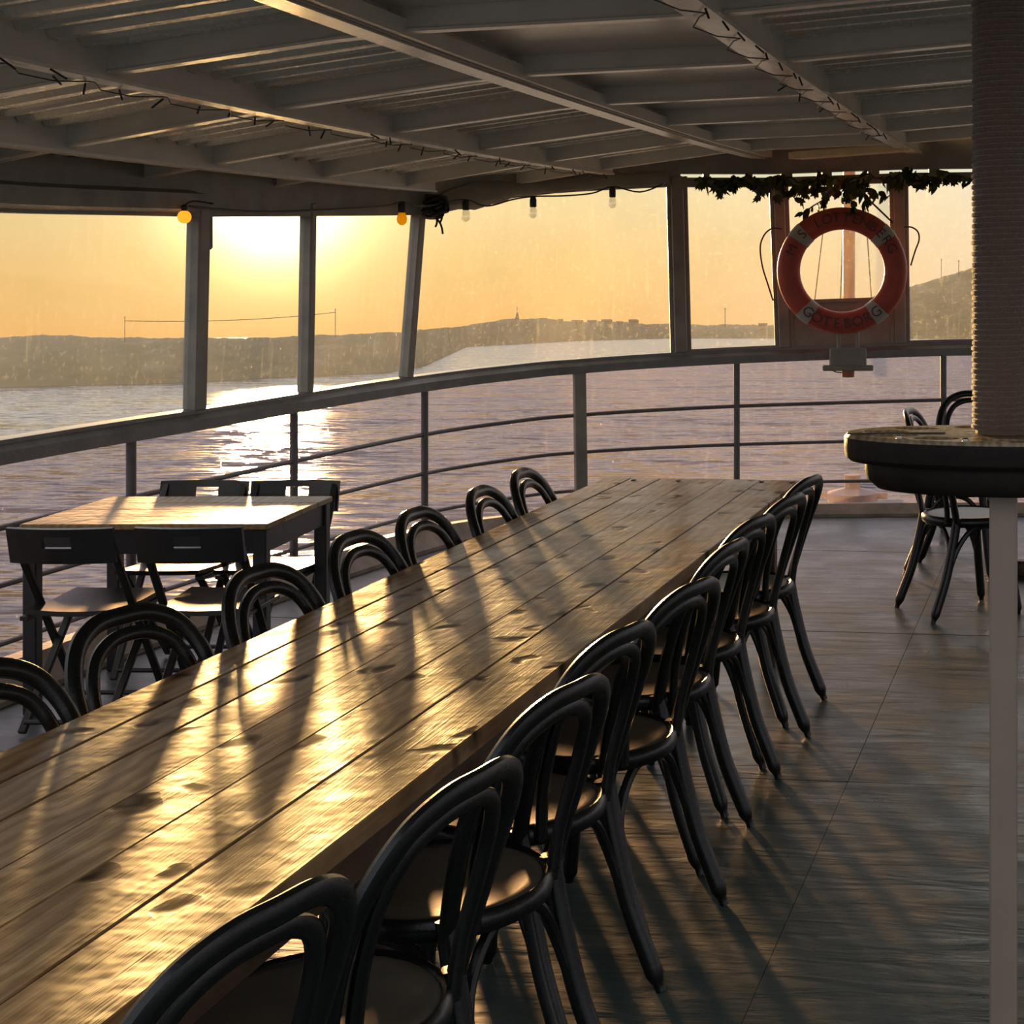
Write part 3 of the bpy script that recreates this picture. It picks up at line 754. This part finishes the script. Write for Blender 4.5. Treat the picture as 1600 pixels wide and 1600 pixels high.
# pedestal table behind the bar
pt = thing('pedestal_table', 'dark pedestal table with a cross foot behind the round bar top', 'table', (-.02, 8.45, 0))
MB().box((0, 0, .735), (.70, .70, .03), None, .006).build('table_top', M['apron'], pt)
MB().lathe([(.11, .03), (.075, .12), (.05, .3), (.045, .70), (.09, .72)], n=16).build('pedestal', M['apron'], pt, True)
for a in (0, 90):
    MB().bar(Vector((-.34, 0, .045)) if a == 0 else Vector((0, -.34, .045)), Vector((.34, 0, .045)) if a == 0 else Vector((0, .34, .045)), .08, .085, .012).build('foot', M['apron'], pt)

# ------------------------------------------------------------------ small square table and its folding chairs
st = thing('small_table', 'small pale topped table with dark legs beside the railing', 'table', (-3.42, 5.84, 0), R(7))
w_, d_, hh_ = .90, .70, .70
for k in range(4):
    MB().box((0, -d_ / 2 + d_ / 4 * (k + .5), hh_ - .011), (w_, d_ / 4 - .003, .022), None, .003).build('top_board', M['smalltop'], st, rotz=0)
for s in (-1, 1):
    MB().box((0, s * (d_ / 2 - .03), hh_ - .067), (w_ - .04, .022, .09), None, .002).build('apron', M['darkmetal'], st)
    MB().box((s * (w_ / 2 - .03), 0, hh_ - .067), (.022, d_ - .04, .09), None, .002).build('apron', M['darkmetal'], st)
    for q in (-1, 1):
        MB().box((s * (w_ / 2 - .032), q * (d_ / 2 - .032), (hh_ - .022) / 2), (.05, .05, hh_ - .022), None, .004).build('leg', M['darkmetal'], st)

def folding():
    root = thing('folding_chair', 'x', 'chair')
    W2 = .165
    # dished seat board
    rows = []
    for k in range(9):
        x = -W2 + 2 * W2 * k / 8; dip = .010 * (1 - (x / W2) ** 2)
        rows.append([Vector((x, -.17, .435 - dip)), Vector((x, .02, .430 - dip)), Vector((x, .19, .44 - dip * .3)), Vector((x, .20, .43 - dip * .3)), Vector((x, .19, .422 - dip * .3)), Vector((x, .02, .412 - dip)), Vector((x, -.17, .417 - dip))])
    MB().sweep(rows).build('seat', M['foldblack'], root, True)
    # curved back board with a hand slot: four pieces lofted round the slot
    bb = MB()
    def bk(x, t_): return Vector((x, -.205 - .03 * (1 - (x / .185) ** 2) - .03 * t_, 0.61 + .125 * t_))
    def strip(x0, x1, t0, t1):
        rr = []
        for k in range(7):
            x = x0 + (x1 - x0) * k / 6; a_, b_ = bk(x, t0), bk(x, t1); n_ = Vector((0, -.016, -.003))
            rr.append([a_, b_, b_ + n_, a_ + n_])
        bb.sweep(rr)
    strip(-.185, -.05, 0, 1); strip(.05, .185, 0, 1); strip(-.05, .05, 0, .45); strip(-.05, .05, .78, 1)
    bb.build('backrest', M['foldblack'], root, False)
    for s in (-1, 1):
        MB().bar((s * .165, -.245, .72), (s * .165, .21, .012), .016, .028, .003, up=X_).build('leg', M['foldblack'], root)
        MB().bar((s * .145, .15, .415), (s * .145, -.22, .012), .016, .028, .003, up=X_).build('leg', M['foldblack'], root)
        MB().box((s * .155, -.01, .405), (.03, .36, .016), None, .002).build('seat_rail', M['foldblack'], root)
    MB().tube([(-.165, .19, .045), (.165, .19, .045)], .009, n=8).build('foot_bar', M['foldblack'], root, True)
    MB().tube([(-.145, -.20, .045), (.145, -.20, .045)], .009, n=8).build('foot_bar', M['foldblack'], root, True)
    return root
fc = folding()
FCH = [(-3.53, 5.44, 6, 'dark folding chair on the near side of the small table, left one'), (-3.10, 5.50, 8, 'dark folding chair on the near side of the small table, right one'),
       (-3.62, 6.14, 186, 'dark folding chair against the rail behind the small table, left one'), (-3.24, 6.19, 187, 'dark folding chair against the rail behind the small table, right one')]
for i, (x, y, a, lab) in enumerate(FCH):
    o = fc if i == 0 else copy_tree(fc)
    o.location = (x, y, 0); o.rotation_euler = (0, 0, R(a)); tag(o, lab, 'chair', 'folding chairs round the small table')

# ------------------------------------------------------------------ round standing bar on a post, rope-wrapped column above it
bc = at(1568, 690, d=3.3); BX, BY = bc.x, bc.y
post = MB(); zr = roof_z(BX, BY)
bar = thing('standing_bar', 'round two-tier wooden standing bar fixed round the grey post', 'bar table', (BX, BY, 0))
pm = MB().box((0, 0, .595), (.056, .106, 1.19), None, .004).build('post', M['post'], bar)
MB().box((0, 0, .006), (.14, .26, .012), None, .003).build('foot_plate', M['post'], bar)
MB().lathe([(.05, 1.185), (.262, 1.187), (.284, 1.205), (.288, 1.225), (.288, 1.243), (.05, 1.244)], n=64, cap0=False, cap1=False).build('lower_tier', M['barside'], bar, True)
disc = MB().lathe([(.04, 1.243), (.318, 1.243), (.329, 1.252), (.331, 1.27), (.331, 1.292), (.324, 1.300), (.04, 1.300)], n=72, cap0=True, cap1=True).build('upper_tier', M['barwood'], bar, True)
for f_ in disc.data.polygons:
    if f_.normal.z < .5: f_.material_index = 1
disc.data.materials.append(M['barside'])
cut = MB()
for a in (175, 207, 238, 272, 305, 140, 105, 70):
    cut.lathe([(.048, 1.272), (.048, 1.33)], (.245 * math.cos(R(a)), .245 * math.sin(R(a)), 0), 24)
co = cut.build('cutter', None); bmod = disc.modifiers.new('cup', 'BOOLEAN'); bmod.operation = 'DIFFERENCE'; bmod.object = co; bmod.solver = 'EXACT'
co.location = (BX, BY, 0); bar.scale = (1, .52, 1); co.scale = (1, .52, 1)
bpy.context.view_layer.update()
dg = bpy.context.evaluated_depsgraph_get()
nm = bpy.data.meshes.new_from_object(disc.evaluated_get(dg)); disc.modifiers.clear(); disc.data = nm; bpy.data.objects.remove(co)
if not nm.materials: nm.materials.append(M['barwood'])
for a in (190, 224, 256, 290):
    MB().lathe([(.007, 1.2995), (.007, 1.303), (.004, 1.3055)], (.285 * math.cos(R(a)), .285 * math.sin(R(a)), 0), 10).build('stud', M['steel'], bar, True)
MB().bar((-.12, -.02, 1.3005), (-.32, -.085, 1.3005), .006, .003).build('joint_line', M['cable'], bar)
rc = thing('rope_column', 'rope-wrapped column rising from the round bar to the roof', 'column', (BX, BY, 1.301))
z1 = zr + .03 - 1.301
MB().lathe([(.058, 0), (.058, z1)], n=24).build('core', M['sisal'], rc, True)
turns = int(z1 / .0115); hel = []
for k in range(turns * 18 + 1):
    a = 2 * math.pi * k / 18; wob = .0011 * math.sin(k * .9) + rnd.uniform(-.0006, .0006)
    hel.append(Vector(((.060 + wob) * math.cos(a), (.060 + wob) * math.sin(a), .008 + (z1 - .016) * k / (turns * 18))))
MB().tube(hel, .0064, n=6, ref=(0, 0, 1)).build('rope_winding', M['sisal'], rc, True)

# ------------------------------------------------------------------ lifebuoy
ub = U(1316); LBc = at(1316, 423, d=10.12); nn = rail_nn(ub); nn = (-FWD).lerp(nn, .4).normalized()
lb = thing('lifebuoy', 'faded red lifebuoy with pale bands and dark lettering at the stern window', 'lifebuoy', LBc)
lx = UP.cross(nn).normalized()               # picture right
def LB(r_, a, h=0): return lx * (r_ * math.cos(a)) + UP * (r_ * math.sin(a) * .975) + nn * h
Rm, ra, rb_ = .339, .073, .052
def arc_tube(a0, a1, n, fa, fb):
    b_ = MB(); secs_ = []
    for k in range(n + 1):
        a = a0 + (a1 - a0) * k / n
        secs_.append([LB(Rm + fa * math.cos(q), a, fb * math.sin(q)) for q in [2 * math.pi * j / 20 for j in range(20)]])
    return b_.sweep(secs_, cap=True)
BANDA = [R(x) for x in (139, 41, 231, 309)]
b_ = MB(); secs_ = [[LB(Rm + ra * math.cos(q), a, rb_ * math.sin(q)) for q in [2 * math.pi * j / 20 for j in range(20)]] for a in [2 * math.pi * k / 72 for k in range(73)]]
b_.sweep(secs_, cap=False).build('ring', M['buoy'], lb, True)
for a in BANDA: arc_tube(a - .115, a + .115, 8, ra + .003, rb_ + .003).build('band', M['band'], lb, True)
def letters(txt, a0, a1, rr, size, flip):
    for i, ch in enumerate(txt):
        if ch == ' ': continue
        a = a0 + (a1 - a0) * i / (len(txt) - 1)
        cu = bpy.data.curves.new('letter', 'FONT'); cu.body = ch; cu.size = size; cu.align_x = 'CENTER'; cu.align_y = 'CENTER'; cu.extrude = .0015
        to = bpy.data.objects.new('tmp', cu); COL.objects.link(to); bpy.context.view_layer.update()
        me = bpy.data.meshes.new_from_object(to.evaluated_get(bpy.context.evaluated_depsgraph_get())); bpy.data.objects.remove(to); bpy.data.curves.remove(cu)
        me.materials.clear(); me.materials.append(M['letter'])
        o = link('letter', me, lb)
        up_ = (lx * math.cos(a) + UP * math.sin(a)) * (-1 if flip else 1); rx_ = up_.cross(nn).normalized()
        o.matrix_local = Matrix.Translation(LB(rr, a, rb_ + .0045)) @ Matrix((rx_, up_, nn)).transposed().to_4x4()
letters('M S LOTTENBERG', R(157), R(25), Rm + .004, .088, False)
letters('GÖTEBORG', R(231), R(309), Rm + .004, .092, True)
def loop(pxs, name):
    pts = [at(x, y, d=10.08) - LBc for x, y in pxs]
    MB().tube(catmull(pts, 6), 0.005, n=6).build(name, M['rope_red'], lb, True)
loop([(1222, 358), (1207, 357), (1195, 366), (1188, 385), (1191, 415), (1200, 445), (1208, 470)], 'grab_rope')
loop([(1412, 355), (1424, 355), (1434, 362), (1436, 375), (1430, 392), (1423, 415)], 'grab_rope')
MB().tube([at(1395, 348, d=10.1) - LBc, at(1345, 300, d=10.12) - LBc], .006, n=6).build('lanyard', M['rope_red'], lb, True)
# lamp bracket under the lifebuoy
bk = thing('lifebuoy_light_bracket', 'grey bracket with a small brown lamp hanging below the lifebuoy', 'bracket', at(1325, 560, d=10.14))
bl = Vector(bk.location)
B3 = Matrix((lx, nn, UP)).transposed()
MB().box((0, 0, 0), (.235, .05, .13), B3, .008).build('back_plate', M['frame'], bk)
MB().box(at(1325, 575, d=10.10) - bl, (.32, .05, .035), B3, .006).build('shelf', M['frame'], bk)
for dx in (-.06, .06): MB().tube([Vector((0, 0, .06)) + lx * dx, Vector((0, 0, .20)) + lx * dx], .012, n=8).build('support_rod', M['frame'], bk, True)
MB().lathe([(.02, -.12), (.04, -.118), (.042, -.06), (.03, -.055), (.012, -.04)], n=16).build('lamp', M['amber'], bk, True)
MB().tube(catmull([Vector((0, 0, -.09)) - lx * .02, Vector((0, 0, -.085)) - lx * .08, Vector((0, 0, -.05)) - lx * .13], 5), .004, n=5).build('lead', M['cable'], bk, True)

# ensign staff and bollard outside the stern
mb = at(1326, 590, d=11.15); ms = thing('ensign_staff', 'varnished wooden mast outside the window behind the lifebuoy', 'mast', mb)
MB().tube([Vector((0, 0, .08)), at(1327, 200, d=11.15) - mb], .043, .043, n=12).build('pole', M['mast'], ms, True)
for x0, x1 in ((1345, 1368), (1303, 1262), (1322, 1310)):
    MB().tube([at(x0, 220, d=11.2) - mb, at(x1, 560, d=11.2) - mb], .0045, n=5).build('stay', M['cable'], ms, True)
bo = thing('mooring_bollard', 'pale cross-topped mooring bollard outside the stern screen', 'bollard', at(1332, 790, d=10.85)); 
MB().lathe([(.10, -.12), (.13, -.05), (.12, .02), (.17, .03), (.175, .09), (.10, .11), (.055, .12), (.055, .20), (.06, .21)], n=20).build('post', M['bollard'], bo, True)
MB().tube([Vector((-.24, 0, .07)), Vector((.24, 0, .07))], .022, n=10).build('cross_pin', M['bollard'], bo, True)
ld = MB().sweep([[rail_at(u, -.05) - UP * .10, rail_at(u, -.75) - UP * .10, rail_at(u, -.75) - UP * .16, rail_at(u, -.05) - UP * .16] for u in [U(1100) + (U(1750) - U(1100)) * k / 12 for k in range(13)]]).build('trim_3', M['hull']); tag(ld, 'narrow ledge outside the stern', None, None, 'structure')

# ------------------------------------------------------------------ ivy garland over the stern windows
gl = thing('ivy_garland', 'dark artificial ivy garland draped along the stern window tops', 'garland')
def leaf_mesh(kind):
    m_ = MB()
    out = [(0, 0), (.018, .004), (.03, .022), (.020, .026), (.022, .042), (.008, .038), (0, .06), (-.008, .038), (-.022, .042), (-.020, .026), (-.03, .022), (-.018, .004)] if kind == 0 else \
          [(0, 0), (.012, .012), (.017, .03), (.010, .05), (0, .066), (-.010, .05), (-.017, .03), (-.012, .012)]
    top_ = [Vector((x, y, -.25 * abs(x) + .0)) for x, y in out]; n = len(out); bot = [p - Vector((0, 0, .0012)) for p in top_]
    ct = Vector((0, .028, .003)); 
    m_.add(top_ + bot + [ct, ct - Vector((0, 0, .0012))], [(i, (i + 1) % n, 2 * n) for i in range(n)] + [(n + (i + 1) % n, n + i, 2 * n + 1) for i in range(n)])
    return m_.mesh('leaf', M['leaf'])
LM = [leaf_mesh(0), leaf_mesh(1)]
gp = []
for k in range(70):
    px = 1085 + (1640 - 1085) * k / 69; u = rail_par(px, LEAN + .06)
    sag = .020 * math.sin(k * .8) + .012 * math.sin(k * 2.1)
    gp.append(rail_at(u, LEAN + .07) + UP * (fasc_z(u) + .035 + sag))
MB().tube(gp, .006, n=5).build('vine', M['leaf'], gl, True)
rl = random.Random(11)
def add_leaf(p, sc=1.0):
    o = link('leaf', LM[rl.random() > .55], gl); o.location = p
    o.rotation_euler = (rl.uniform(-2.6, -.4), rl.uniform(-.9, .9), rl.uniform(-3.1, 3.1)); s_ = sc * rl.uniform(.95, 1.6); o.scale = (s_, s_, s_)
for k in range(235):
    px = rl.choice([rl.uniform(1100, 1220), rl.uniform(1215, 1410), rl.uniform(1215, 1400), rl.uniform(1395, 1520)])
    q = gp[min(69, int((px - 1085) / 555 * 69))]
    dens = .10 if 1225 < px < 1400 else .035
    add_leaf(q + Vector((rl.uniform(-.03, .03), rl.uniform(-.05, .01), rl.uniform(-dens, .03))))
for pts in ([(1302, 285), (1290, 310), (1270, 322), (1256, 332)], [(1322, 285), (1326, 305), (1332, 318), (1328, 325)], [(1350, 290), (1352, 308), (1350, 322)], [(1185, 290), (1187, 305)], [(1140, 288), (1118, 300)]):
    q = [at(x, y, d=10.05) for x, y in pts]
    MB().tube(q, .0045, n=5).build('tendril', M['leaf'], gl, True)
    for p, p2 in zip(q, q[1:]):
        for f_ in (.3, .65, 1.0): add_leaf(p.lerp(p2, f_), 1.0)

# ------------------------------------------------------------------ festoon lights and other wiring
fs = thing('festoon_lights', 'string of festoon bulbs hanging under the window header', 'string lights')
FB = [(628, 318, 0, 'yellow'), (728, 315, 0, 'bulb'), (833, 311, 0, 'bulb'), (957, 296, 0, 'bulb')]
path = []
for px, py in ((296, 322), (330, 326), (420, 331), (520, 327), (600, 322), (628, 316), (660, 322), (690, 318), (728, 312), (760, 322), (800, 312), (833, 307), (880, 306), (925, 302), (957, 292), (1000, 300), (1035, 288)):
    u = rail_par(px, LEAN + .125); p = rail_at(u, LEAN + .125); d = p.dot(FWD); path.append(at(px, py, d=d))
MB().tube(catmull(path, 5), .005, n=6).build('cable', M['cable'], fs, True)
for px, py, _, kind in FB:
    u = rail_par(px, LEAN + .125); d = rail_at(u, LEAN + .125).dot(FWD); p = at(px, py, d=d)
    s_ = MB().lathe([(.016, .012), (.021, -.005), (.021, -.045), (.018, -.05)], n=12).build('socket', M['cable'], fs, True, p)
    MB().lathe([(.014, -.045), (.022, -.062), (.028, -.085), (.024, -.105), (.012, -.117), (.0015, -.12)], n=14, cap0=False).build('bulb', M[kind], s_, True)
ol = thing('orange_lamp', 'round orange festoon lamp beside the left window post', 'lamp')
u = rail_par(286, LEAN + .09); d = rail_at(u, LEAN + .09).dot(FWD) - .05; p = at(288, 339, d=d); ol.location = p
rr = .029
MB().lathe([(rr * math.sin(R(a)) + 1e-4, -rr * math.cos(R(a))) for a in range(0, 181, 15)], n=20, cap0=False, cap1=False).build('globe', M['orange'], ol, True)
MB().lathe([(.012, .026), (.014, .045), (.006, .055)], n=10).build('socket', M['cable'], ol, True)
MB().tube(catmull([Vector((0, 0, .05)), Vector((.03, .02, .07)), Vector((.09, .08, .06))], 4), .004, n=5).build('lead', M['cable'], ol, True)
# bundle of cable at the third post
cb = thing('cable_bundle', 'tangled bundle of black cable tied at the third window post', 'cable', at(675, 325, d=rail_at(rail_par(672, .1), .1).dot(FWD)))
rb2 = random.Random(5)
for k in range(9):
    pts = [Vector((rb2.uniform(-.07, .09), rb2.uniform(-.05, .03), rb2.uniform(-.05, .07))) for _ in range(6)]
    MB().tube(catmull(pts, 5, True), .010, n=6, closed=True).build('coil', M['cable'], cb, True)
for pts in ([(.02, 0, -.03), (.03, 0, -.08), (.02, 0, -.11)], [(.0, 0, -.03), (.05, 0, -.09), (.065, 0, -.15)], [(.03, 0, -.02), (.06, 0, -.05), (.045, 0, -.09)]):
    MB().tube(catmull(pts, 5), .006, n=5).build('loose_end', M['cable'], cb, True)
# dark folded tarpaulin along the header right of the third post
tp = []
for k in range(28):
    px = 690 + (1040 - 690) * k / 27; u = rail_par(px, LEAN + .05); q = rail_at(u, LEAN + .05); r_ = (.045 if px > 800 else .045 + .035 * math.sin((px - 690) / 110 * math.pi)) + .006 * math.sin(k * 1.9)
    tp.append((q + UP * (fasc_z(u) + .05), r_))
tm = MB(); n = 10
tm.sweep([[p + UP * (r_ * math.cos(2 * math.pi * j / n)) + rail_nn(U(800)) * (r_ * .6 * math.sin(2 * math.pi * j / n)) for j in range(n)] for p, r_ in tp])
tag(tm.build('rolled_tarpaulin', M['fascia'], None, True), 'dark rolled tarpaulin tied under the header of the wide window', 'tarpaulin')
# fairy lights wound along two beams
def fairy(x, y0, y1, label, n):
    o = thing('fairy_light_string', label, 'string lights'); pts = []
    for k in range(n * 4 + 1):
        y = y0 + (y1 - y0) * k / (n * 4); a = k * math.pi / 2
        pts.append(Vector((x + .045 * math.sin(a), y, roof_z(x, y) - .012 - .010 * (1 + math.cos(a)))))
    MB().tube(pts, .0022, n=5).build('wire', M['cable'], o, True)
    for k in range(n * 2):
        y = y0 + (y1 - y0) * (k + rnd.random() * .6) / (n * 2); s = rnd.choice((-1, 1))
        p = Vector((x + s * .045, y, roof_z(x, y) - .010)); q = p + Vector((s * rnd.uniform(.0, .03), rnd.uniform(-.04, .04), -rnd.uniform(.015, .035)))
        MB().tube([p, q], .0034, n=5).build('light', M['cable'], o)
fairy(-2.90, 3.9, 9.6, 'thin black fairy light string wound along the roof beam above the window-side chairs', 15)
fairy(-1.04, 3.7, 8.6, 'thin black fairy light string wound along the heavy roof beam towards the lifebuoy', 11)
